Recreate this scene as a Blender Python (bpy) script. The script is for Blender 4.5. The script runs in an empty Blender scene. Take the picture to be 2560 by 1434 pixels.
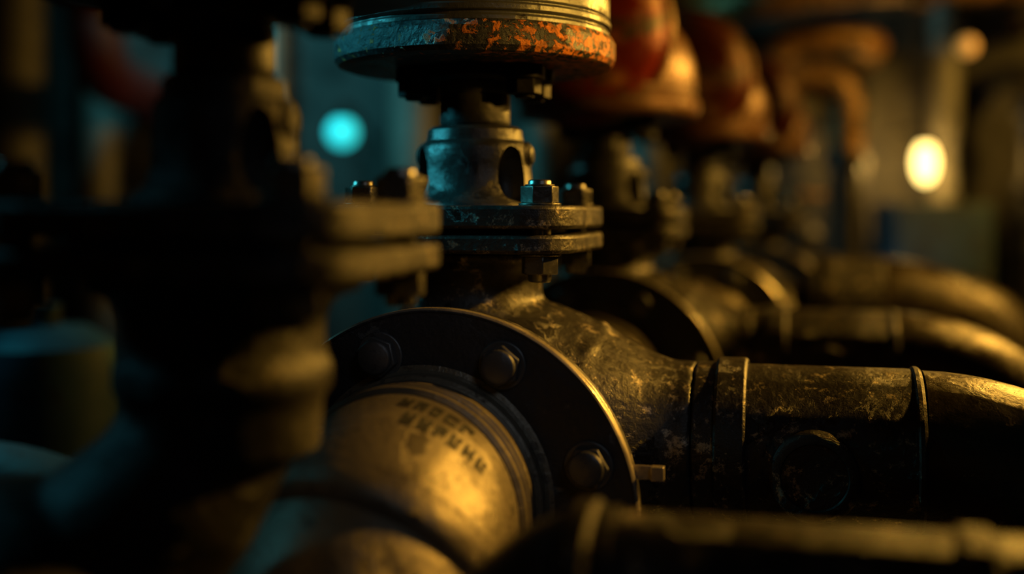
import bpy, bmesh, math, random
from mathutils import Vector, Matrix
random.seed(4)
CZ=1.25
A14=math.radians(-14)
scene=bpy.context.scene
COL=scene.collection
try:
    scene.view_settings.view_transform='Standard'
except Exception: pass

# ---------------------------------------------------------------- materials
def metal(name, base, chip=(0.16,0.15,0.13), rust=(0.30,0.09,0.015), chip_amt=0.35, rust_amt=0.2,
          rough=0.42, metallic=0.55, bump=0.25, scale=1.0, rust_right=False, speck=None, speck_amt=0.4):
    m=bpy.data.materials.new(name); m.use_nodes=True
    nt=m.node_tree; N=nt.nodes; L=nt.links
    b=N['Principled BSDF']
    tc=N.new('ShaderNodeTexCoord')
    def noise(s,d=8,r=0.6,dist=0.0):
        n=N.new('ShaderNodeTexNoise'); n.inputs['Scale'].default_value=s*scale
        n.inputs['Detail'].default_value=d; n.inputs['Roughness'].default_value=r
        n.inputs['Distortion'].default_value=dist
        L.new(tc.outputs['Object'],n.inputs['Vector']); return n
    def ramp(src,a,bb):
        r=N.new('ShaderNodeMapRange'); r.clamp=True
        r.inputs['From Min'].default_value=a; r.inputs['From Max'].default_value=bb
        L.new(src,r.inputs['Value']); return r.outputs['Result']
    def mix(f,a,c):
        x=N.new('ShaderNodeMix'); x.data_type='RGBA'
        L.new(f,x.inputs[0])
        for i,v in ((6,a),(7,c)):
            if isinstance(v,tuple): x.inputs[i].default_value=(*v,1)
            else: L.new(v,x.inputs[i])
        return x.outputs[2]
    n1=noise(9,10,0.68,0.3); n2=noise(4.5,8,0.7,0.5); n3=noise(70,6,0.6); n4=noise(2.2,4,0.5)
    dirt=mix(ramp(n4.outputs[0],0.35,0.65), tuple(c*0.55 for c in base), base)
    t=0.74-0.35*chip_amt
    cf=ramp(n1.outputs[0],t,t+0.03)
    c1=mix(cf,dirt,chip)
    if speck:
        n6=noise(34,10,0.75,0.2); ts=0.72-0.35*speck_amt
        c1=mix(ramp(n6.outputs[0],ts,ts+0.08),c1,speck)
    t2=0.78-0.4*rust_amt
    rf=ramp(n2.outputs[0],t2,t2+0.10)
    if rust_right:
        sx=N.new('ShaderNodeSeparateXYZ'); L.new(tc.outputs['Object'],sx.inputs[0])
        rr=ramp(sx.outputs['X'],-0.02,0.20)
        n5=noise(62,8,0.62,0.4)
        ad=N.new('ShaderNodeMath'); ad.operation='MULTIPLY_ADD'; L.new(rr,ad.inputs[0]); ad.inputs[1].default_value=0.145; L.new(n5.outputs[0],ad.inputs[2])
        mx=N.new('ShaderNodeMath'); mx.operation='MAXIMUM'; L.new(ramp(ad.outputs[0],0.60,0.64),mx.inputs[0]); L.new(rf,mx.inputs[1])
        rf=mx.outputs[0]
    c2=mix(rf,c1,mix(ramp(n3.outputs[0],0.35,0.6),tuple(c*0.3 for c in rust),rust))
    L.new(c2,b.inputs['Base Color'])
    r1=N.new('ShaderNodeMapRange'); L.new(n1.outputs[0],r1.inputs['Value'])
    r1.inputs['From Min'].default_value=0.3; r1.inputs['From Max'].default_value=0.7
    r1.inputs['To Min'].default_value=max(0.12,rough-0.14); r1.inputs['To Max'].default_value=rough+0.2
    ra=N.new('ShaderNodeMath'); ra.operation='MULTIPLY_ADD'; L.new(rf,ra.inputs[0]); ra.inputs[1].default_value=0.2; L.new(r1.outputs[0],ra.inputs[2])
    L.new(ra.outputs[0],b.inputs['Roughness'])
    mm=N.new('ShaderNodeMath'); mm.operation='MULTIPLY_ADD'; L.new(rf,mm.inputs[0]); mm.inputs[1].default_value=-metallic; mm.inputs[2].default_value=metallic
    L.new(mm.outputs[0],b.inputs['Metallic'])
    s=N.new('ShaderNodeMath'); s.operation='MULTIPLY_ADD'; L.new(n3.outputs[0],s.inputs[0]); s.inputs[1].default_value=0.35; L.new(n1.outputs[0],s.inputs[2])
    s2=N.new('ShaderNodeMath'); s2.operation='MULTIPLY_ADD'; L.new(cf,s2.inputs[0]); s2.inputs[1].default_value=-0.25; L.new(s.outputs[0],s2.inputs[2])
    s3=N.new('ShaderNodeMath'); s3.operation='MULTIPLY_ADD'; L.new(rf,s3.inputs[0]); s3.inputs[1].default_value=0.5; L.new(s2.outputs[0],s3.inputs[2])
    bp=N.new('ShaderNodeBump'); bp.inputs['Strength'].default_value=bump; bp.inputs['Distance'].default_value=0.012
    L.new(s3.outputs[0],bp.inputs['Height']); L.new(bp.outputs[0],b.inputs['Normal'])
    return m
def emis(name,col,strength):
    m=bpy.data.materials.new(name); m.use_nodes=True
    b=m.node_tree.nodes['Principled BSDF']
    b.inputs['Base Color'].default_value=(*col,1)
    b.inputs['Emission Color'].default_value=(*col,1); b.inputs['Emission Strength'].default_value=strength
    return m
M={}
M['drum']=metal('worn_grey_paint',(0.20,0.21,0.20),chip=(0.03,0.028,0.025),rust=(0.4,0.12,0.01),chip_amt=0.55,rust_amt=0.32,rough=0.30)
M['rim']=metal('rusted_rim',(0.07,0.075,0.078),chip=(0.035,0.033,0.03),rust=(1.0,0.30,0.015),chip_amt=0.3,rust_amt=0.0,rough=0.27,rust_right=True,bump=1.0)
M['dark']=metal('dark_iron',(0.07,0.07,0.07),chip=(0.16,0.15,0.12),chip_amt=0.4,rust_amt=0.12,rough=0.34,bump=0.3)
M['bolt']=metal('flange_bolt_iron',(0.17,0.17,0.165),chip=(0.07,0.065,0.06),chip_amt=0.4,rust_amt=0.15,rough=0.36,bump=0.3)
M['cast']=metal('cast_iron',(0.060,0.057,0.050),chip=(0.018,0.016,0.014),rust=(0.2,0.10,0.03),chip_amt=0.6,rust_amt=0.2,rough=0.32,metallic=0.45,bump=0.5,speck=(0.46,0.39,0.27),speck_amt=0.45)
M['castdark']=metal('shaded_cast_iron',(0.035,0.034,0.031),chip=(0.014,0.014,0.014),rust=(0.08,0.04,0.018),chip_amt=0.6,rust_amt=0.2,rough=0.36,metallic=0.4,bump=0.6,speck=(0.13,0.11,0.08),speck_amt=0.42)  # darker copy of cast iron, shade of the nearest valve painted in
M['bonnet']=metal('bonnet_paint',(0.075,0.075,0.072),chip=(0.03,0.03,0.03),chip_amt=0.5,rust_amt=0.1,rough=0.30,bump=0.35,speck=(0.18,0.17,0.14),speck_amt=0.26)
M['steel']=metal('bolt_steel',(0.25,0.24,0.21),chip=(0.06,0.05,0.045),chip_amt=0.4,rust_amt=0.15,rough=0.24,metallic=0.85,bump=0.2)
M['elbow']=metal('scuffed_elbow_paint',(0.29,0.25,0.175),chip=(0.10,0.085,0.065),rust=(0.14,0.105,0.06),chip_amt=0.44,rust_amt=0.5,rough=0.32,metallic=0.5,bump=0.4,speck=(0.10,0.085,0.06),speck_amt=0.46)
M['flange']=metal('flange_black',(0.06,0.062,0.066),chip=(0.13,0.13,0.12),chip_amt=0.42,rust_amt=0.0,rough=0.36,metallic=0.4,bump=0.5,speck=(0.15,0.15,0.14),speck_amt=0.28)
M['edge']=metal('edge_highlight',(0.75,0.66,0.50),chip=(0.3,0.26,0.2),chip_amt=0.25,rust_amt=0.0,rough=0.28,metallic=0.7,bump=0.1)  # bright tone that paints a thin highlight along the flange edges
M['pipe']=metal('mottled_pipe',(0.042,0.040,0.036),chip=(0.012,0.011,0.010),rust=(0.10,0.06,0.025),chip_amt=0.6,rust_amt=0.12,rough=0.34,metallic=0.35,bump=0.6,speck=(0.40,0.33,0.21),speck_amt=0.46)
M['red']=metal('red_paint',(0.26,0.026,0.008),chip=(0.05,0.028,0.015),rust=(0.44,0.16,0.02),chip_amt=0.66,rust_amt=0.66,rough=0.30,metallic=0.2,bump=0.35)
M['dullred']=metal('dull_red_paint',(0.12,0.022,0.008),chip=(0.04,0.02,0.012),rust=(0.20,0.085,0.02),chip_amt=0.66,rust_amt=0.7,rough=0.32,metallic=0.3,bump=0.35)
M['amberdome']=metal('brown_dome_paint',(0.16,0.07,0.022),chip=(0.05,0.025,0.012),rust=(0.26,0.05,0.008),chip_amt=0.5,rust_amt=0.5,rough=0.28,metallic=0.3,bump=0.3)
M['tan']=metal('ochre_pipe',(0.26,0.14,0.04),chip=(0.03,0.018,0.010),rust=(0.24,0.08,0.014),chip_amt=0.58,rust_amt=0.5,rough=0.30,metallic=0.35,bump=0.5)
M['pale']=metal('pale_blue_paint',(0.03,0.10,0.15),chip=(0.015,0.025,0.035),chip_amt=0.4,rust_amt=0.0,rough=0.55,metallic=0.0)
M['maroon']=metal('maroon_paint',(0.10,0.012,0.008),chip=(0.03,0.008,0.008),chip_amt=0.4,rust_amt=0.1,rough=0.5,metallic=0.1)
M['teal']=metal('blue_glow_paint',(0.025,0.06,0.08),chip=(0.012,0.02,0.02),chip_amt=0.5,rust_amt=0.0,rough=0.5,metallic=0.1)  # bluish glow on the back wall, put into the cabinet colour
M['black']=metal('black_paint',(0.012,0.012,0.013),chip=(0.03,0.03,0.03),chip_amt=0.2,rust_amt=0.02,rough=0.5)
M['ink']=metal('stencil_ink',(0.008,0.008,0.008),chip=(0.02,0.018,0.015),chip_amt=0.4,rust_amt=0.0,rough=0.7,metallic=0.0,scale=4)
M['wall']=metal('grimy_wall',(0.06,0.061,0.060),chip=(0.022,0.022,0.022),rust=(0.035,0.022,0.015),chip_amt=0.55,rust_amt=0.45,rough=0.8,metallic=0.0,scale=0.3)
M['darkwall']=metal('low_bounce_wall',(0.015,0.015,0.016),chip=(0.010,0.010,0.010),rust=(0.015,0.012,0.01),chip_amt=0.4,rust_amt=0.3,rough=0.8,metallic=0.0,scale=0.25)  # unseen walls coloured darker to cut bounced light
M['floor']=metal('grimy_floor',(0.015,0.015,0.015),chip=(0.01,0.01,0.01),rust=(0.02,0.013,0.01),chip_amt=0.4,rust_amt=0.3,rough=0.6,metallic=0.0,scale=0.3)
M['bend']=metal('smooth_bend',(0.07,0.056,0.036),chip=(0.025,0.02,0.014),rust=(0.10,0.06,0.025),chip_amt=0.5,rust_amt=0.25,rough=0.26,metallic=0.5,bump=0.35,speck=(0.20,0.16,0.10),speck_amt=0.33)
M['wallp']=metal('dull_pale_pipe',(0.20,0.20,0.18),chip=(0.06,0.06,0.055),chip_amt=0.45,rust_amt=0.3,rough=0.5,metallic=0.1)
M['feed']=metal('patchy_feed_pipe',(0.035,0.036,0.036),chip=(0.010,0.010,0.010),rust=(0.20,0.11,0.04),chip_amt=0.66,rust_amt=0.30,rough=0.32,metallic=0.35,bump=0.7,speck=(0.50,0.38,0.22),speck_amt=0.46,scale=0.7)
M['amber_bulb']=emis('amber_bulb',(1.0,0.68,0.19),5.5)
M['dim_bulb']=emis('dim_amber_bulb',(0.9,0.55,0.15),0.3)
M['teal_bulb']=emis('teal_bulb',(0.03,0.75,0.80),1.2)

# ---------------------------------------------------------------- mesh helpers
def finish(name,bm,mat,bevel=0.0,ang=38,loc=(0,0,0),parent=None,rot=(0,0,0),subd=0):
    bmesh.ops.recalc_face_normals(bm,faces=bm.faces)
    for f in bm.faces: f.smooth=True
    lim=math.radians(ang)
    for e in bm.edges:
        if len(e.link_faces)==2 and e.calc_face_angle(0)>lim: e.smooth=False
    me=bpy.data.meshes.new(name); bm.to_mesh(me); bm.free()
    me.materials.append(mat if not isinstance(mat,str) else M[mat])
    ob=bpy.data.objects.new(name,me); COL.objects.link(ob)
    ob.location=loc; ob.rotation_euler=rot
    if parent is not None: ob.parent=parent
    if bevel>0:
        md=ob.modifiers.new('bevel','BEVEL'); md.width=bevel; md.segments=2; md.limit_method='ANGLE'; md.angle_limit=math.radians(35)
    return ob
def add_lathe(bm,prof,seg=64,mtx=None):
    rings=[]
    for r,z in prof:
        if r<1e-6: rings.append([bm.verts.new((0,0,z))])
        else: rings.append([bm.verts.new((r*math.cos(2*math.pi*i/seg),r*math.sin(2*math.pi*i/seg),z)) for i in range(seg)])
    for a,b in zip(rings[:-1],rings[1:]):
        for i in range(seg):
            j=(i+1)%seg
            if len(a)==1 and len(b)==1: continue
            if len(a)==1: bm.faces.new((a[0],b[i],b[j]))
            elif len(b)==1: bm.faces.new((a[i],a[j],b[0]))
            else: bm.faces.new((a[i],a[j],b[j],b[i]))
    vs=[v for r in rings for v in r]
    if mtx is not None: bmesh.ops.transform(bm,matrix=mtx,verts=vs)
    return vs
def disc(r,z0,z1): return [(0,z0),(r,z0),(r,z1),(0,z1)]
def add_prism(bm,n,r,z0,z1,mtx=None,rot=0): 
    m=Matrix.Rotation(rot,4,'Z')
    return add_lathe(bm,disc(r,z0,z1),n,(mtx@m) if mtx is not None else m)
def add_sweep(bm,pts,rads,seg=48,caps=True):
    pts=[Vector(p) for p in pts]; n=len(pts)
    if not isinstance(rads,(list,tuple)): rads=[rads]*n
    T=[]
    for i in range(n):
        a=pts[max(0,i-1)]; b=pts[min(n-1,i+1)]; T.append((b-a).normalized())
    up=Vector((0,0,1)) if abs(T[0].z)<0.9 else Vector((0,1,0))
    u=T[0].cross(up).normalized(); rings=[]
    for i in range(n):
        if i>0:
            q=T[i-1].rotation_difference(T[i]); u=q@u
        u=(u-T[i]*u.dot(T[i])).normalized(); v=T[i].cross(u)
        rings.append([bm.verts.new(pts[i]+(u*math.cos(2*math.pi*k/seg)+v*math.sin(2*math.pi*k/seg))*rads[i]) for k in range(seg)])
    for a,b in zip(rings[:-1],rings[1:]):
        for k in range(seg):
            j=(k+1)%seg; bm.faces.new((a[k],a[j],b[j],b[k]))
    if caps:
        bm.faces.new(rings[0]); bm.faces.new(rings[-1][::-1])
def add_box(bm,lo,hi):
    lo=Vector(lo);hi=Vector(hi)
    r=bmesh.ops.create_cube(bm,size=1)
    for v in r['verts']:
        v.co=Vector([(lo[k]+hi[k])/2+v.co[k]*(hi[k]-lo[k]) for k in range(3)])
    return r['verts']
def baked(ob,name=None):
    dg=bpy.context.evaluated_depsgraph_get(); dg.update()
    me=bpy.data.meshes.new_from_object(ob.evaluated_get(dg))
    me.name=name or ob.name
    old=ob.data; ob.modifiers.clear(); ob.data=me
    for p in me.polygons: p.use_smooth=True
    bpy.data.meshes.remove(old)
def empty(name,loc,label,cat,group=None,rz=A14):
    e=bpy.data.objects.new(name,None); e.empty_display_size=0.1; COL.objects.link(e)
    e.location=loc; e.rotation_euler=(0,0,rz); e['label']=label; e['category']=cat
    if group: e['group']=group
    return e
def tag(o,label,cat,group=None):
    o['label']=label;o['category']=cat
    if group:o['group']=group
    return o
def kids(root):
    return [o for o in bpy.data.objects if o.parent==root]
def copy_tree(root,loc,label=None):
    new=root.copy(); COL.objects.link(new); new.location=loc
    if label: new['label']=label
    def rec(a,b):
        for c in list(kids(a)):
            if c in done: continue
            k=c.copy(); done.add(k); COL.objects.link(k); k.parent=b
            rec(c,k)
    done=set(); rec(root,new); return new
AX=Matrix.Rotation(math.radians(90),4,'Y')     # +z -> +x
AYn=Matrix.Rotation(math.radians(90),4,'X')    # +z -> -y

ex=Vector((math.cos(A14),math.sin(A14),0)); ey=Vector((-math.sin(A14),math.cos(A14),0))
O1=Vector((-0.065,2.0,0))
def G(gx,gy,z): 
    p=O1+ex*gx+ey*gy; return (p.x,p.y,CZ+z)
BZ=-0.70
def off(): return (0,0,-BZ)

# ---------------------------------------------------------------- valve
def rsquare(bm,half,cr,z0,z1):
    pts=[]
    for q in range(4):
        cx,cy=[(1,1),(-1,1),(-1,-1),(1,-1)][q]
        for k in range(9):
            a=math.radians(90*q+90*k/8)
            pts.append((cx*(half-cr)+cr*math.cos(a),cy*(half-cr)+cr*math.sin(a)))
    lo=[bm.verts.new((x,y,z0)) for x,y in pts]; hi=[bm.verts.new((x,y,z1)) for x,y in pts]
    n=len(pts)
    for i in range(n):
        j=(i+1)%n; bm.faces.new((lo[i],lo[j],hi[j],hi[i]))
    bm.faces.new(lo[::-1]); bm.faces.new(hi)

def bonnet_mesh(root):
    bm=bmesh.new()
    add_lathe(bm,[(0,0.0105),(0.130,0.0105),(0.126,0.018),(0.110,0.028),(0.101,0.048),(0.098,0.085),(0.098,0.106),(0.094,0.118),(0.086,0.124),(0.084,0.132),(0.083,0.142),(0.076,0.148),(0,0.148)],72)
    ob=finish('bonnet',bm,'bonnet',loc=off(),parent=root)
    cuts=[]
    for a in (-34,-146,34,146):
        c=bmesh.new(); bmesh.ops.create_uvsphere(c,u_segments=32,v_segments=20,radius=1)
        bmesh.ops.scale(c,vec=(0.040,0.031,0.056),verts=c.verts)
        ra=math.radians(a); R=0.103
        bmesh.ops.transform(c,matrix=Matrix.Translation((R*math.cos(ra),R*math.sin(ra),0.058))@Matrix.Rotation(ra,4,'Z'),verts=c.verts)
        k=finish('cutter',c,'bonnet',loc=off(),parent=root); cuts.append(k)
        md=ob.modifiers.new('b','BOOLEAN'); md.operation='DIFFERENCE'; md.object=k; md.solver='EXACT'
    md=ob.modifiers.new('v','BEVEL'); md.width=0.005; md.segments=3; md.limit_method='ANGLE'; md.angle_limit=math.radians(40)
    baked(ob)
    for k in cuts: bpy.data.objects.remove(k)
    bm=bmesh.new(); bm.from_mesh(ob.data)
    for a in (0,180):
        mt=Matrix.Rotation(math.radians(a),4,'Z')@Matrix.Translation((0.06,0,0.098))@AX
        add_lathe(bm,[(0,0),(0.024,0),(0.024,0.036),(0.020,0.040),(0.016,0.040),(0.016,0.043),(0.012,0.045),(0,0.045)],28,mt)
    bmesh.ops.recalc_face_normals(bm,faces=bm.faces)
    for f in bm.faces: f.smooth=True
    for e in bm.edges:
        if len(e.link_faces)==2: e.smooth = e.calc_face_angle(0)<math.radians(35)
    bm.to_mesh(ob.data); bm.free()
    return ob

def body_mesh(root,kind):
    bm=bmesh.new()
    add_lathe(bm,[(0,-0.066),(0.150,-0.066),(0.150,-0.082),(0.128,-0.092),(0.118,-0.115),(0.118,-0.145),(0.14,-0.18),(0.14,-0.30),(0,-0.32)] if kind=='main' else
                 [(0,-0.066),(0.150,-0.066),(0.150,-0.084),(0.122,-0.092),(0.110,-0.115),(0.110,-0.155),(0.118,-0.165),(0.118,-0.19),(0.108,-0.20),(0.104,-0.26),(0,-0.29)],56)
    if kind=='main':
        add_lathe(bm,[(0,-0.22),(0.12,-0.21),(0.19,-0.15),(0.232,-0.07),(0.24,0.0),(0.238,0.07),(0.228,0.14),(0.205,0.2),(0.175,0.26),(0.148,0.31),(0.135,0.35),(0.135,0.385),(0,0.385)],56,Matrix.Translation((0,0,-0.385))@AX)
        add_lathe(bm,[(0,0.0),(0.21,0.0),(0.215,0.10),(0.20,0.22),(0.205,0.282),(0,0.282)],56,Matrix.Translation((0.02,0,-0.44))@AYn)
        add_sweep(bm,[(0.20,-0.16,-0.29),(0.215,-0.10,-0.235),(0.222,0.0,-0.205),(0.215,0.1,-0.235)],0.022,16)
    else:
        bmesh.ops.create_uvsphere(bm,u_segments=48,v_segments=32,radius=0.18,matrix=Matrix.Translation((-0.19,-0.10,-0.46)))
        add_sweep(bm,[(0,0,-0.22),(-0.04,-0.03,-0.30),(-0.14,-0.07,-0.41)],[0.09,0.10,0.12],32)
        add_lathe(bm,disc(0.12,0,0.24),40,Matrix.Translation((-0.18,-0.10,-0.46))@Matrix.Rotation(math.pi,4,'X'))
    ob=finish('valve_body',bm,'cast' if kind=='main' else 'castdark',loc=off(),parent=root)
    md=ob.modifiers.new('r','REMESH'); md.mode='VOXEL'; md.voxel_size=0.007; md.use_smooth_shade=True
    md=ob.modifiers.new('s','SMOOTH'); md.factor=0.5; md.iterations=6 if kind=='main' else 3
    baked(ob)
    return ob

def stud(name,root,x,y,zt,zb,fl_t,fl_b,r=0.030,mat='steel'):
    bm=bmesh.new(); a=random.uniform(0,1)
    add_lathe(bm,[(0,zb),(r*0.55,zb),(r*0.62,zb+0.003),(r*0.62,zt-0.003),(r*0.55,zt),(0,zt)],24)
    add_lathe(bm,disc(r*1.15,fl_t,fl_t+0.004),32)
    add_prism(bm,6,r*1.04,fl_t+0.004,fl_t+0.031,rot=a)
    add_lathe(bm,disc(r*0.80,fl_t+0.031,fl_t+0.034),24)
    add_lathe(bm,disc(r*1.15,fl_b-0.004,fl_b),32)
    add_prism(bm,6,r*1.04,fl_b-0.033,fl_b-0.004,rot=a+0.5)
    return finish(name,bm,mat,bevel=0.0025,loc=(x,y,-BZ),parent=root)

def make_valve(loc,kind,label):
    root=empty('control_valve',loc,label,'valve','control valves in a row')
    bm=bmesh.new()
    P=[(0,0.300),(0.236,0.300),(0.236,0.308),(0.232,0.310),(0.232,0.314),(0.238,0.316),(0.238,0.326),(0.233,0.329),(0.236,0.333)]
    if kind=='drum': P+=[(0.236,0.50),(0.228,0.515),(0.19,0.53),(0.10,0.545),(0.05,0.55),(0.05,0.58),(0,0.58)]
    else: P+=[(0.237,0.36),(0.230,0.40),(0.212,0.45),(0.18,0.50),(0.13,0.54),(0.05,0.56),(0.05,0.59),(0,0.59)]
    add_lathe(bm,P,128); finish('actuator_housing',bm,'drum' if kind=='drum' else 'amberdome',bevel=0.0015,loc=off(),parent=root,ang=30)
    bm=bmesh.new()
    add_lathe(bm,[(0,0.252),(0.10,0.252),(0.225,0.248),(0.238,0.252),(0.2445,0.260),(0.246,0.270),(0.246,0.290),(0.240,0.300),(0,0.300)],160)
    finish('actuator_rim',bm,'rim' if kind=='drum' else 'amberdome',bevel=0.001,loc=off(),parent=root,ang=30)
    if kind=='dome':
        bm=bmesh.new()
        mt=Matrix.Translation((-0.035,-0.03,0.462))@Matrix.Rotation(math.radians(-4),4,'Z')@AYn
        add_lathe(bm,[(0,0.0),(0.185,0.0),(0.20,0.04),(0.20,0.10),(0.228,0.105),(0.238,0.112),(0.238,0.140),(0.230,0.148),(0.222,0.150),(0.221,0.16),(0.216,0.18),(0.195,0.205),(0.15,0.222),(0.08,0.232),(0.04,0.234),(0.04,0.25),(0,0.25)],96,mt)
        o=finish('gearbox_cover',bm,'red',bevel=0.0015,loc=off(),parent=root,ang=30)
        bm=bmesh.new(); add_lathe(bm,[(0.20,0.108),(0.2405,0.108),(0.2425,0.112),(0.2425,0.138),(0.2405,0.142),(0.20,0.142),(0.20,0.108)],96,mt)
        bmesh.ops.remove_doubles(bm,verts=bm.verts,dist=1e-6)
        finish('clamp_band',bm,'tan',loc=off(),parent=root,ang=30)
    bm=bmesh.new(); add_lathe(bm,[(0,0.225),(0.088,0.225),(0.095,0.232),(0.095,0.252),(0,0.252)],48)
    add_box(bm,(-0.125,-0.045,0.228),(0.125,0.045,0.252))
    finish('mounting_plate',bm,'black',bevel=0.002,loc=off(),parent=root)
    for sx in (-1,1):
        for sy in (-1,1):
            bm=bmesh.new(); add_prism(bm,6,0.030,0.200,0.226,rot=0.3); add_lathe(bm,disc(0.017,0.194,0.2),20); add_lathe(bm,disc(0.034,0.226,0.250),24)
            finish('mounting_nut',bm,'black',bevel=0.002,loc=(sx*0.098,sy*0.038,-BZ),parent=root)
    bm=bmesh.new(); add_lathe(bm,[(0,0.146),(0.056,0.146),(0.062,0.154),(0.062,0.20),(0.060,0.204),(0.062,0.208),(0.062,0.226),(0,0.226)],56)
    finish('stem_neck',bm,'dark',bevel=0.001,loc=off(),parent=root)
    bonnet_mesh(root)
    bm=bmesh.new(); rsquare(bm,0.204,0.078,-0.027,0.0105); finish('bonnet_flange',bm,'cast',bevel=0.006,loc=off(),parent=root)
    bm=bmesh.new(); add_lathe(bm,disc(0.160,-0.036,-0.027),48); finish('gasket',bm,'black',loc=off(),parent=root)
    bm=bmesh.new(); rsquare(bm,0.204,0.078,-0.066,-0.036); finish('body_flange',bm,'cast',bevel=0.006,loc=off(),parent=root)
    for sx in (-1,1):
        for sy in (-1,1):
            stud('flange_bolt',root,sx*0.150,sy*0.150,0.052,-0.112,0.0105,-0.066)
    return root

def ring_flange(name,root,r,t,y0,bore,mat,zc,xc,side):
    bm=bmesh.new()
    P=[(bore,0),(r-0.003,0),(r,0.003),(r,t-0.003),(r-0.003,t),(r*0.982,t+0.0005),(r*0.975,t-0.001),(bore,t-0.001)]
    add_lathe(bm,P+[P[0]],160,Matrix.Translation((xc,y0,zc))@AYn)
    bmesh.ops.remove_doubles(bm,verts=bm.verts,dist=1e-6)
    o=finish(name,bm,mat,bevel=0.0006,loc=off(),parent=root,ang=25)
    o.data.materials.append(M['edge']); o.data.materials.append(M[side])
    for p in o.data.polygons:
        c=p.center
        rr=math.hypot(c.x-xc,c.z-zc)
        if rr>r-0.0026: p.material_index=1 if abs(p.normal.y)>0.3 else 2  # chamfers get the painted highlight colour
    return o

FC=(0.03,-0.445)
def add_inlet_flange(root):
    ring_flange('inlet_flange',root,0.302,0.021,-0.281,0.02,'flange',FC[1],FC[0],'cast')
YF=-0.328
def make_elbow(loc,label,mat='elbow'):
    root=empty('elbow_pipe',loc,label,'pipe','flanged elbow pipes')
    x,z=FC
    ring_flange('pipe_flange',root,0.304,0.022,-0.3065,0.12,'flange',z,x,'edge')
    bm=bmesh.new(); add_lathe(bm,disc(0.27,0,0.0045),96,Matrix.Translation((x,-0.302,z))@AYn)
    add_box(bm,(x+0.25,-0.3063,z+0.064),(x+0.335,-0.302,z+0.084))
    add_box(bm,(x+0.318,-0.314,z+0.064),(x+0.336,-0.298,z+0.084))
    finish('gasket_ring',bm,'edge',loc=off(),parent=root,bevel=0.001)
    hx=x-0.014; hz=z+0.024
    bm=bmesh.new()
    mt=Matrix.Translation((hx,YF,hz))@AYn
    P=[(0.140,0.0),(0.196,0.0),(0.189,0.003),(0.185,0.008),(0.1845,0.030),(0.180,0.034),(0.1805,0.040),(0.178,0.0415),(0.178,0.0435),(0.180,0.045),(0.180,0.070),(0.1755,0.073),(0.1755,0.077),(0.180,0.080),(0.180,0.086),(0.1755,0.089),(0.1755,0.093),(0.1795,0.096),(0.1795,0.108),(0.173,0.113),(0.14,0.113)]
    add_lathe(bm,P+[P[0]],128,mt); bmesh.ops.remove_doubles(bm,verts=bm.verts,dist=1e-6)
    finish('weld_neck',bm,mat,loc=off(),parent=root,ang=25)
    y0=YF-0.104; R=0.20; RB=0.171
    # worn, illegible stencil strokes on the upper side of the bend
    bm=bmesh.new(); rnd=random.Random(11); rs=RB+0.0014
    def P3(th,ph):
        th=math.radians(th); ph=math.radians(ph); q=R+rs*math.cos(ph)
        return bm.verts.new((hx+rs*math.sin(ph), y0-q*math.sin(th), hz-R+q*math.cos(th)))
    def patch(p0,p1,t0,t1):
        n=4
        lo=[P3(t0,p0+(p1-p0)*i/n) for i in range(n+1)]; hi=[P3(t1,p0+(p1-p0)*i/n) for i in range(n+1)]
        for i in range(n): bm.faces.new((lo[i],lo[i+1],hi[i+1],hi[i]))
    for (tc_,h,p0,p1) in ((7.5,4.6,6,44),(14.8,4.8,12,50)):
        p=p0
        while p<p1:
            w=rnd.uniform(4.6,6.2)
            patch(p,p+2.0,tc_-h/2,tc_+h/2)
            for yy in rnd.sample([-0.5,-0.12,0.25],rnd.choice([1,2,2])):
                patch(p+2.0,p+w,tc_+yy*h,tc_+yy*h+1.2)
            if rnd.random()<0.6: patch(p+w-1.8,p+w,tc_-h/2,tc_+h*rnd.choice([0,0.5]))
            p+=w+2.2
    finish('stencil_marks',bm,'ink',loc=off(),parent=root)
    bm=bmesh.new()
    pts=[(hx,y0,hz)]+[Vector((hx,y0-R*math.sin(a),hz-R+R*math.cos(a))) for a in [math.radians(90*i/24) for i in range(1,25)]]
    last=pts[-1]
    pts+= [Vector((last[0],last[1],last[2]-0.02)),Vector((last[0],last[1],-CZ+0.02))]
    add_sweep(bm,pts,[RB]*len(pts),96)
    finish('elbow_bend',bm,mat,loc=off(),parent=root,ang=50)
    bm=bmesh.new(); aa=math.radians(36)
    c=Vector((hx,y0-R*math.sin(aa),hz-R+R*math.cos(aa)))
    t=Vector((-0.14,-math.cos(aa),-math.sin(aa))).normalized()
    q=Vector((0,0,1)).rotation_difference(t).to_matrix().to_4x4()
    add_lathe(bm,[(0.15,-0.034),(0.171,-0.034),(0.180,-0.028),(0.180,-0.012),(0.187,-0.009),(0.187,0.014),(0.181,0.022),(0.168,0.032),(0.15,0.032)],96,Matrix.Translation(c)@q)
    finish('socket_collar',bm,mat,loc=off(),parent=root,ang=40)
    bm=bmesh.new(); add_lathe(bm,[(0.0,0),(0.20,0),(0.20,0.02),(0,0.02)],64,Matrix.Translation((last[0],last[1],-CZ)))
    finish('base_flange',bm,'dark',loc=off(),parent=root,bevel=0.003)
    for k in range(8):
        a=math.radians(20+45*k); R2=0.246
        bm=bmesh.new()
        mt=Matrix.Translation((x+R2*math.cos(a),YF+0.0005,z+R2*math.sin(a)))@AYn
        add_lathe(bm,disc(0.036,0.0,0.004),32,mt)
        add_prism(bm,6,0.0315,0.004,0.020,mt,rot=k*0.37)
        add_lathe(bm,[(0,0.018),(0.0255,0.018),(0.0255,0.027),(0.021,0.030),(0,0.030)],28,mt)
        add_lathe(bm,disc(0.018,-0.075,0.0),20,mt)
        finish('flange_bolt',bm,'bolt',bevel=0.002,loc=off(),parent=root)
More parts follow.
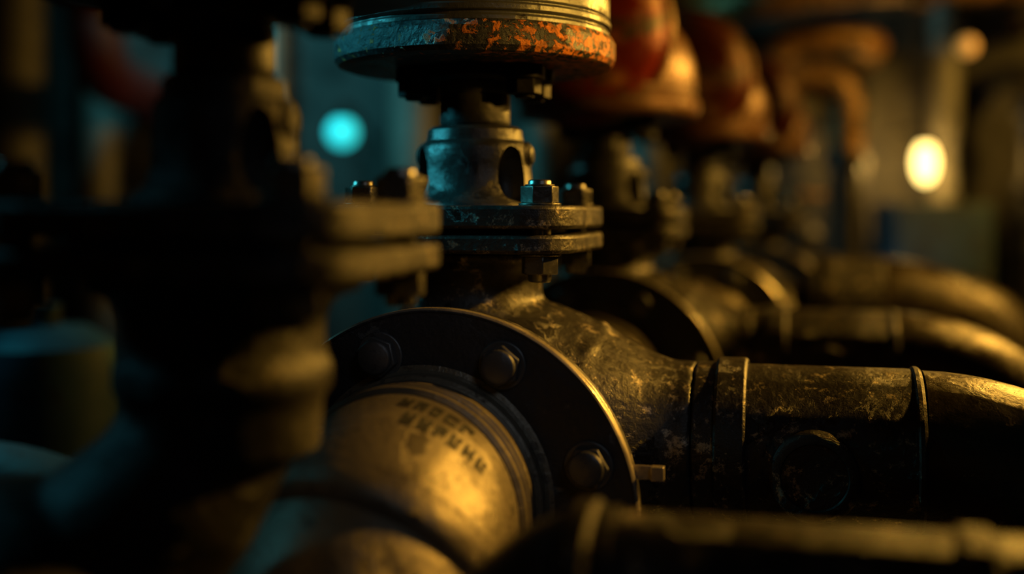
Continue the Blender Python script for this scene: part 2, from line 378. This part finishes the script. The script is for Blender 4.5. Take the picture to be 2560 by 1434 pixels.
    return root

def make_outlet(loc,label,r=0.13,zc=-0.382,g0=0.387,g1=0.72,R=0.41,boss=True,mat='pipe'):
    root=empty('outlet_pipe',loc,label,'pipe','outlet pipes')
    T=lambda g:Matrix.Translation((g,0,zc))@AX
    bm=bmesh.new(); add_lathe(bm,disc(r+0.002,0,0.036),72,T(g0))
    finish('port_ring',bm,mat,bevel=0.003,loc=off(),parent=root)
    bm=bmesh.new(); add_lathe(bm,[(0,0),(r+0.007,0),(r+0.010,0.004),(r+0.010,0.046),(r+0.006,0.050),(0,0.050)],96,T(g0+0.034))
    finish('collar',bm,mat,bevel=0.001,loc=off(),parent=root,ang=30)
    bm=bmesh.new(); add_lathe(bm,[(0,0),(r,0),(r,g1-g0-0.078),(0,g1-g0-0.078)],96,T(g0+0.084))
    finish('pipe_section',bm,mat,loc=off(),parent=root,ang=30)
    bm=bmesh.new(); add_lathe(bm,[(0,0),(r+0.001,0),(r+0.004,0.003),(r+0.004,0.009),(r+0.000,0.014),(0,0.014)],96,T(g1+0.006))
    finish('weld_bead',bm,mat,loc=off(),parent=root,ang=30)
    bm=bmesh.new()
    x0=g1+0.02
    pts=[Vector((x0,0,zc))]+[Vector((x0+R*math.sin(a),0,zc-R+R*math.cos(a))) for a in [math.radians(90*i/24) for i in range(1,25)]]
    l=pts[-1]; pts+=[Vector((l.x,0,l.z-0.02)),Vector((l.x,0,-CZ+0.001))]
    add_sweep(bm,pts,r-0.002,64)
    finish('elbow_bend',bm,'bend',loc=off(),parent=root,ang=50)
    if boss:
        bm=bmesh.new(); mt=Matrix.Translation((0.575,-0.09,-0.405))@AYn
        add_lathe(bm,[(0,0),(0.076,0),(0.072,0.034),(0.067,0.041),(0.062,0.044),(0.052,0.044),(0.050,0.040),(0,0.040)],64,mt)
        finish('branch_boss',bm,mat,loc=off(),parent=root,ang=50)
    return root

def root_loc(gx,gy): return G(gx,gy,BZ)
V1=root_loc(0,0)
v1=make_valve(V1,'drum','grey control valve with rusty round actuator rim, bolted to flanged pipe')
body_mesh(v1,'main'); add_inlet_flange(v1)
V0=root_loc(-0.061,-0.79)
v0=copy_tree(v1,V0,'shade-darkened iron control valve with bolted square flange beside pale elbow')
for k in list(kids(v0)):
    if k.name.startswith('valve_body') or k.name.startswith('inlet_flange'): bpy.data.objects.remove(k)
for k in kids(v0):
    if k.name.startswith('bonnet') and not k.name.startswith('bonnet_flange'):
        k.scale=(0.80,0.80,1); k.data=k.data.copy(); k.data.materials[0]=M['castdark']  # bonnet recoloured darker, shade painted in
    if k.name.startswith('stem_neck'): k.scale=(0.9,0.9,1)
    if k.name.startswith('actuator'):
        k.data=k.data.copy(); k.data.materials[0]=M['black']  # drum and rim blackened to paint in the near valve's shade
        k.location.z-=0.004
b0=body_mesh(v0,'side')
V2=root_loc(0.054,1.126)
v2=make_valve(V2,'dome','red-domed control valve with rusty rim behind grey valve')
body=[k for k in kids(v1) if k.name.startswith(('valve_body','inlet_flange'))]
for k in body:
    c=k.copy(); COL.objects.link(c); c.parent=v2
V3=root_loc(0.215,2.20); V4=root_loc(0.37,3.3)
v3=copy_tree(v2,V3); v4=copy_tree(v2,V4)
for v in (v3,v4):
    for k in kids(v):
        if k.name.startswith('gearbox_cover'):
            k.data=k.data.copy(); k.data.materials[0]=M['dullred']
v3['label']='dull red domed control valve with brown amber-lit rim'
v4['label']='dull red domed control valve standing close to the back wall'
e1=make_elbow(V1,'scuffed pale elbow pipe with black bolted flange and stencil marks')
e2=copy_tree(e1,V2); e3=copy_tree(e1,V3)
for e in (e2,e3): e['label']='flanged elbow pipe joined to a domed valve'
o1=make_outlet(V1,'mottled dark iron outlet pipe with collar and branch boss')
o2=copy_tree(o1,V2,'dark iron outlet pipe with amber-lit bend on red-domed valve')
o3=make_outlet(V3,'large dark outlet pipe with sweeping downward bend',r=0.155,zc=-0.31,g1=0.60,R=0.45,boss=False)
o4=copy_tree(o1,V4,'dark iron outlet pipe near the back wall')

root=empty('feed_pipe',V0,'blue-grey mottled feed pipe with collar, bending up from floor','pipe')
bm=bmesh.new(); r=0.105; zc=-0.412; R=0.10; xv=0.335; yv=0.02
pts=[Vector((xv,yv,-CZ+0.001)),Vector((xv,yv,zc-R-0.02))]+[Vector((xv+R-R*math.cos(a),yv,zc-R+R*math.sin(a))) for a in [math.radians(90*i/16) for i in range(17)]]
add_sweep(bm,pts,r+0.004,64); finish('elbow_bend',bm,'castdark',loc=off(),parent=root,ang=50)
bm=bmesh.new(); add_lathe(bm,[(0,0),(r+0.006,0),(r+0.010,0.006),(r+0.010,0.022),(r+0.006,0.028),(0,0.028)],72,Matrix.Translation((xv+R-0.05,yv,zc))@AX)
finish('collar',bm,'cast',loc=off(),parent=root,ang=30)
bm=bmesh.new(); add_lathe(bm,disc(r,0,1.3),96,Matrix.Translation((xv+R-0.02,yv,zc))@AX); finish('pipe_section',bm,'feed',loc=off(),parent=root,ang=30)
bm=bmesh.new(); add_lathe(bm,[(0,0),(r+0.002,0),(r+0.006,0.005),(r+0.006,0.03),(r+0.002,0.035),(0,0.035)],72,Matrix.Translation((xv+0.42,yv,zc))@AX)
finish('coupling',bm,'feed',loc=off(),parent=root,ang=30)
bm=bmesh.new(); add_lathe(bm,disc(0.05,-CZ,zc-r+0.01),32,Matrix.Translation((xv+R+1.2,yv,0)))
finish('support_leg',bm,'dark',loc=off(),parent=root)

w=G(-0.061-0.18,-0.79-0.10,0)
bm=bmesh.new(); add_lathe(bm,[(0,0),(0.13,0),(0.13,0.02),(0.09,0.03),(0.09,0.5),(0.12,0.505),(0.12,CZ-0.70),(0,CZ-0.70)],64)
tag(finish('riser_pipe',bm,'black',loc=(w[0],w[1],0)),'black riser pipe under the shade-darkened iron valve','pipe')

# ---------------------------------------------------------------- background
def pipe_mesh(bm,pts,r,smooth=True,seg=32,rings=()):
    P=[Vector(p) for p in pts]
    if smooth:
        out=[P[0]]
        for i in range(1,len(P)-1):
            a,b,c=P[i-1],P[i],P[i+1]
            k=min(min((a-b).length,(c-b).length)*0.48,0.3)
            s=b+(a-b).normalized()*k; e=b+(c-b).normalized()*k
            for j in range(9):
                t=j/8; out.append(s*(1-t)**2+b*2*t*(1-t)+e*t*t)
        out.append(P[-1])
    else: out=P
    add_sweep(bm,out,r,seg)
    for (i,f) in rings:
        a=Vector(pts[i]); b=Vector(pts[i+1]); c=a+(b-a)*f; d=(b-a).normalized()
        q=Vector((0,0,1)).rotation_difference(d).to_matrix().to_4x4()
        add_lathe(bm,[(r*0.9,-0.05),(r*1.25,-0.05),(r*1.35,-0.04),(r*1.35,-0.01),(r*1.1,-0.005),(r*1.1,0.005),(r*1.35,0.01),(r*1.35,0.04),(r*1.25,0.05),(r*0.9,0.05)],28,Matrix.Translation(c)@q)
def pipe_path(name,pts,r,mat,label,cat='pipe',group=None,rings=()):
    bm=bmesh.new(); pipe_mesh(bm,pts,r,rings=rings)
    return tag(finish(name,bm,mat,ang=50),label,cat,group)
root=empty('looped_pipe',(1.21,5.6,0),'ochre pipe bent into an upside-down U','pipe',rz=0)
bm=bmesh.new(); pipe_mesh(bm,[(0,0,CZ+0.30),(0,0,CZ+0.65),(0.43,0,CZ+0.65),(0.43,0,CZ+0.28)],0.095); finish('upper_bend',bm,'tan',parent=root,ang=50)
for x,z in ((0,0.30),(0.43,0.28)):
    bm=bmesh.new(); add_lathe(bm,[(0,0),(0.10,0),(0.10,0.02),(0.075,0.03),(0.075,CZ+z-0.06),(0.105,CZ+z-0.055),(0.105,CZ+z),(0,CZ+z)],32)
    finish('lower_leg',bm,'dark',loc=(x,0,0),parent=root)  # dark colour paints in the light fading below the bend
pipe_path('overhead_pipe',[(1.30,6.49,CZ+0.74),(1.32,6.05,CZ+0.74),(1.45,5.95,CZ+0.92),(1.90,5.92,CZ+0.88),(1.98,6.49,CZ+0.88)],0.09,'tan','ochre overhead pipe bent out from the back wall')
pipe_path('high_pipe',[(1.0,6.49,CZ+1.02),(1.02,5.6,CZ+1.02),(1.75,5.5,CZ+1.12),(2.9,5.5,CZ+1.12),(2.95,6.49,CZ+1.12)],0.10,'tan','ochre pipe running high beneath the ceiling',rings=((2,0.2),(2,0.7)))
pipe_path('bent_pipe',[(2.72,5.9,0),(2.72,5.9,CZ+0.72),(2.72,6.42,CZ+0.74)],0.08,'dark','dark upright pipe bending into the back wall',rings=((0,0.9),(0,0.7)))
pipe_path('bent_pipe',[(1.86,6.15,0),(1.86,6.15,CZ+0.55),(1.86,6.42,CZ+0.56)],0.055,'dark','thin dark upright pipe bending into the back wall',rings=((0,0.85),))
pipe_path('cross_pipe',[(4.0,5.55,CZ+0.62),(2.98,5.55,CZ+0.62),(2.95,5.55,0)],0.085,'tan','ochre pipe from the side wall bending down to the floor',rings=((0,0.4),(1,0.25)))
pipe_path('cross_pipe',[(4.0,5.2,CZ-0.16),(2.75,5.2,CZ-0.16),(2.70,5.2,0)],0.075,'dark','dark pipe dropping to the floor beside the wall',rings=((0,0.3),(0,0.7)))
for x,r in ((2.42,0.085),(-0.55,0.13),(-1.35,0.09),(0.15,0.08),(0.75,0.11),(3.15,0.12),(-2.3,0.10),(-2.75,0.14)):
    pipe_path('wall_pipe',[(x,6.36,0),(x,6.36,3.4)],r,'wallp','pale vertical pipe on the back wall',group='vertical wall pipes')
def tank(name,x,y,r,z0,z1,mat,label):
    bm=bmesh.new(); h=z1-z0
    add_lathe(bm,[(0,0),(r*0.9,0),(r,0.03),(r,h*0.3),(r+0.012,h*0.3+0.01),(r+0.012,h*0.3+0.04),(r,h*0.3+0.05),(r,h-0.14),(r*0.9,h-0.06),(r*0.55,h-0.01),(r*0.2,h),(r*0.2,h+0.05),(0,h+0.05)],64)
    return tag(finish(name,bm,mat,loc=(x,y,z0)),label,'tank')
tank('storage_tank',-1.27,3.1,0.20,0,CZ-0.30,'pale','dull blue low cylindrical tank with domed top')
pipe_path('side_pipe',[(-1.9,2.3,CZ-0.66),(-1.0,2.25,CZ-0.56),(-0.74,2.2,CZ-0.68),(-0.70,2.2,0)],0.12,'pale','dull blue side pipe bending down to the floor')
pipe_path('hanging_pipe',[(-1.98,5.4,3.4),(-1.98,5.4,CZ+0.66),(-1.98,6.49,CZ+0.62)],0.13,'maroon','dark red pipe hanging from the ceiling',rings=((0,0.75),))

def lamp(name,x,y,z,rx,rz,mat,label):
    root=empty(name,(x,6.5,CZ+z),label,'lamp',rz=0)
    bm=bmesh.new(); bmesh.ops.create_uvsphere(bm,u_segments=40,v_segments=24,radius=1); bmesh.ops.scale(bm,vec=(rx,rx,rz),verts=bm.verts)
    finish('bulb',bm,mat,loc=(0,y-6.5,0),parent=root)
    bm=bmesh.new(); add_lathe(bm,[(0,rz*0.9),(rx*0.7,rz*0.9),(rx*0.75,rz*1.1),(rx*0.4,rz*1.4),(0,rz*1.4)],32)
    finish('lamp_cap',bm,'black',loc=(0,y-6.5,0),parent=root)
    bm=bmesh.new(); add_sweep(bm,[(0,0,rz*1.35),(0,0,rz*1.35+0.03),(0,0.02,rz*1.35+0.05),(0,6.5-y,rz*1.35+0.05)],0.012,16)
    finish('bracket',bm,'black',loc=(0,y-6.5,0),parent=root)
    return root
lamp('wall_lamp',2.18,6.0,0.26,0.058,0.108,'amber_bulb','glowing amber oval wall lamp on a bracket')
lamp('wall_lamp',-0.895,6.0,0.42,0.078,0.078,'teal_bulb','glowing teal round wall lamp')
lamp('wall_lamp',2.36,5.9,0.86,0.05,0.05,'dim_bulb','dim amber round wall lamp')

def mini(name,x,y,z,s,mat,label,wheel='tan'):
    root=empty(name,(x,y,0),label,'valve',group='small pipe valves',rz=0.3)
    bm=bmesh.new(); add_sweep(bm,[(0,0,0),(0,0,z-0.06*s)],0.05*s,24); add_lathe(bm,[(0,-0.12*s),(0.09*s,-0.1*s),(0.11*s,-0.02*s),(0.07*s,0.06*s),(0.03*s,0.08*s),(0.02*s,0.2*s),(0,0.2*s)],32,Matrix.Translation((0,0,z)))
    finish('valve_body',bm,mat,parent=root)
    bm=bmesh.new(); R=0.11*s
    pts=[Vector((R*math.cos(a),R*math.sin(a),0)) for a in [2*math.pi*i/32 for i in range(33)]]
    add_sweep(bm,pts,0.016*s,12,caps=False)
    for k in range(4):
        a=math.pi/2*k; add_sweep(bm,[(0,0,0),(R*math.cos(a),R*math.sin(a),0)],0.011*s,10)
    add_lathe(bm,disc(0.03*s,-0.02*s,0.03*s),20)
    finish('handwheel',bm,wheel,loc=(0,0,z+0.19*s),parent=root)
for (x,y,z,s,m) in ((2.12,4.40,CZ-0.34,1.0,'tan'),(2.50,4.85,CZ-0.26,1.0,'tan'),(1.55,6.1,CZ-0.10,1.0,'dark')):
    mini('small_valve',x,y,z,s,m,'small handwheel valve on an upright pipe')
root=empty('glow_cabinet',(2.24,6.05,0),'dark blue cabinet added for the bluish glow on the wall','cabinet',rz=0)  # cabinet added in place of a bluish glow on the wall
bm=bmesh.new(); add_box(bm,(-0.27,-0.12,0),(0.27,0.18,CZ+0.05)); finish('cabinet_body',bm,'teal',bevel=0.01,parent=root)
bm=bmesh.new(); add_box(bm,(-0.24,-0.14,0.08),(0.24,-0.12,CZ+0.02)); finish('cabinet_door',bm,'teal',bevel=0.006,parent=root)
bm=bmesh.new(); add_box(bm,(0.19,-0.175,0.75),(0.215,-0.14,0.95)); finish('handle',bm,'steel',bevel=0.005,parent=root)

def slab(name,lo,hi,mat):
    bm=bmesh.new(); add_box(bm,lo,hi); o=finish(name,bm,mat); o['kind']='structure'; return o
slab('floor',(-3.2,-1.5,-0.1),(4.2,6.7,0),'floor')
slab('wall_back',(-3.2,6.5,0),(4.2,6.7,3.4),'wall')
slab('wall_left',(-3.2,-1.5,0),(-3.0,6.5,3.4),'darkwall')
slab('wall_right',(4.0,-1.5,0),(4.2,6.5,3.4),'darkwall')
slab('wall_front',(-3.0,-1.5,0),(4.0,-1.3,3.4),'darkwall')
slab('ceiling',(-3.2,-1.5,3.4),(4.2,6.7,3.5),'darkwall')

# ---------------------------------------------------------------- lights
def aim(o,loc,target):
    o.location=loc; o.rotation_euler=(Vector(target)-Vector(loc)).to_track_quat('-Z','Y').to_euler(); return o
def area(name,loc,target,col,power,size):
    l=bpy.data.lights.new(name,'AREA'); l.color=col; l.energy=power; l.size=size; l.shape='DISK'
    o=bpy.data.objects.new(name,l); COL.objects.link(o); return aim(o,loc,target)
def spot(name,loc,target,col,power,size,cone,blend=0.8):
    l=bpy.data.lights.new(name,'SPOT'); l.color=col; l.energy=power; l.shadow_soft_size=size; l.spot_size=math.radians(cone); l.spot_blend=blend
    o=bpy.data.objects.new(name,l); COL.objects.link(o); return aim(o,loc,target)
AMB=(1.0,0.50,0.065); TEAL=(0.05,0.60,0.75)
spot('amber_key',(2.2,2.15,CZ+1.0),(-0.02,1.60,CZ-0.22),AMB,340,0.06,26,0.9)
area('amber_hair',(2.0,3.3,CZ+0.8),(0.2,1.9,CZ-0.25),AMB,40,0.13)
spot('amber_rim',(1.5,1.25,CZ+0.55),(0.15,1.80,CZ+0.33),AMB,75,0.04,12,0.7)
spot('amber_dome',(2.4,1.7,CZ+0.9),(0.38,2.85,CZ+0.42),AMB,170,0.07,16,0.7)
area('amber_back',(3.2,4.6,CZ+1.2),(1.4,5.2,CZ+0.2),AMB,50,0.25)
spot('teal_key',(-1.9,2.05,CZ+0.95),(-0.2,1.95,CZ+0.24),TEAL,140,0.10,20)
spot('teal_low',(-2.0,3.0,CZ+0.9),(-1.0,2.3,CZ-0.6),TEAL,40,0.15,50)
spot('teal_side',(-1.9,1.6,CZ+0.7),(-0.80,1.2,CZ-0.04),(0.08,0.55,0.72),12,0.10,24)
area('teal_wall',(-1.6,5.0,CZ+1.7),(-0.4,6.5,CZ+0.2),(0.10,0.56,0.62),40,0.4)
spot('blue_haze',(1.6,5.3,CZ-0.6),(2.2,6.2,CZ-0.05),(0.1,0.45,0.8),9,0.1,50)
spot('cool_fill',(0.75,0.0,CZ+1.0),(-0.02,1.66,CZ-0.22),(0.62,0.73,0.9),16,0.35,24,1.0)
l=bpy.data.lights.new('lamp_glow','POINT'); l.color=(1,0.55,0.12); l.energy=7; l.shadow_soft_size=0.03
o=bpy.data.objects.new('lamp_glow',l); COL.objects.link(o); o.location=(2.18,6.14,CZ+0.26)
wd=bpy.data.worlds.new('dark_world'); scene.world=wd; wd.use_nodes=True
wd.node_tree.nodes['Background'].inputs[0].default_value=(0.10,0.25,0.4,1); wd.node_tree.nodes['Background'].inputs[1].default_value=0.02

cam=bpy.data.cameras.new('camera'); co=bpy.data.objects.new('camera',cam); COL.objects.link(co)
co.location=(0,0,CZ); co.rotation_euler=(math.radians(90),0,0)
cam.lens=40; cam.sensor_width=36; cam.shift_y=-(717-530)/2560
cam.clip_start=0.02
cam.dof.use_dof=True; cam.dof.focus_distance=1.74; cam.dof.aperture_fstop=0.76
scene.camera=co
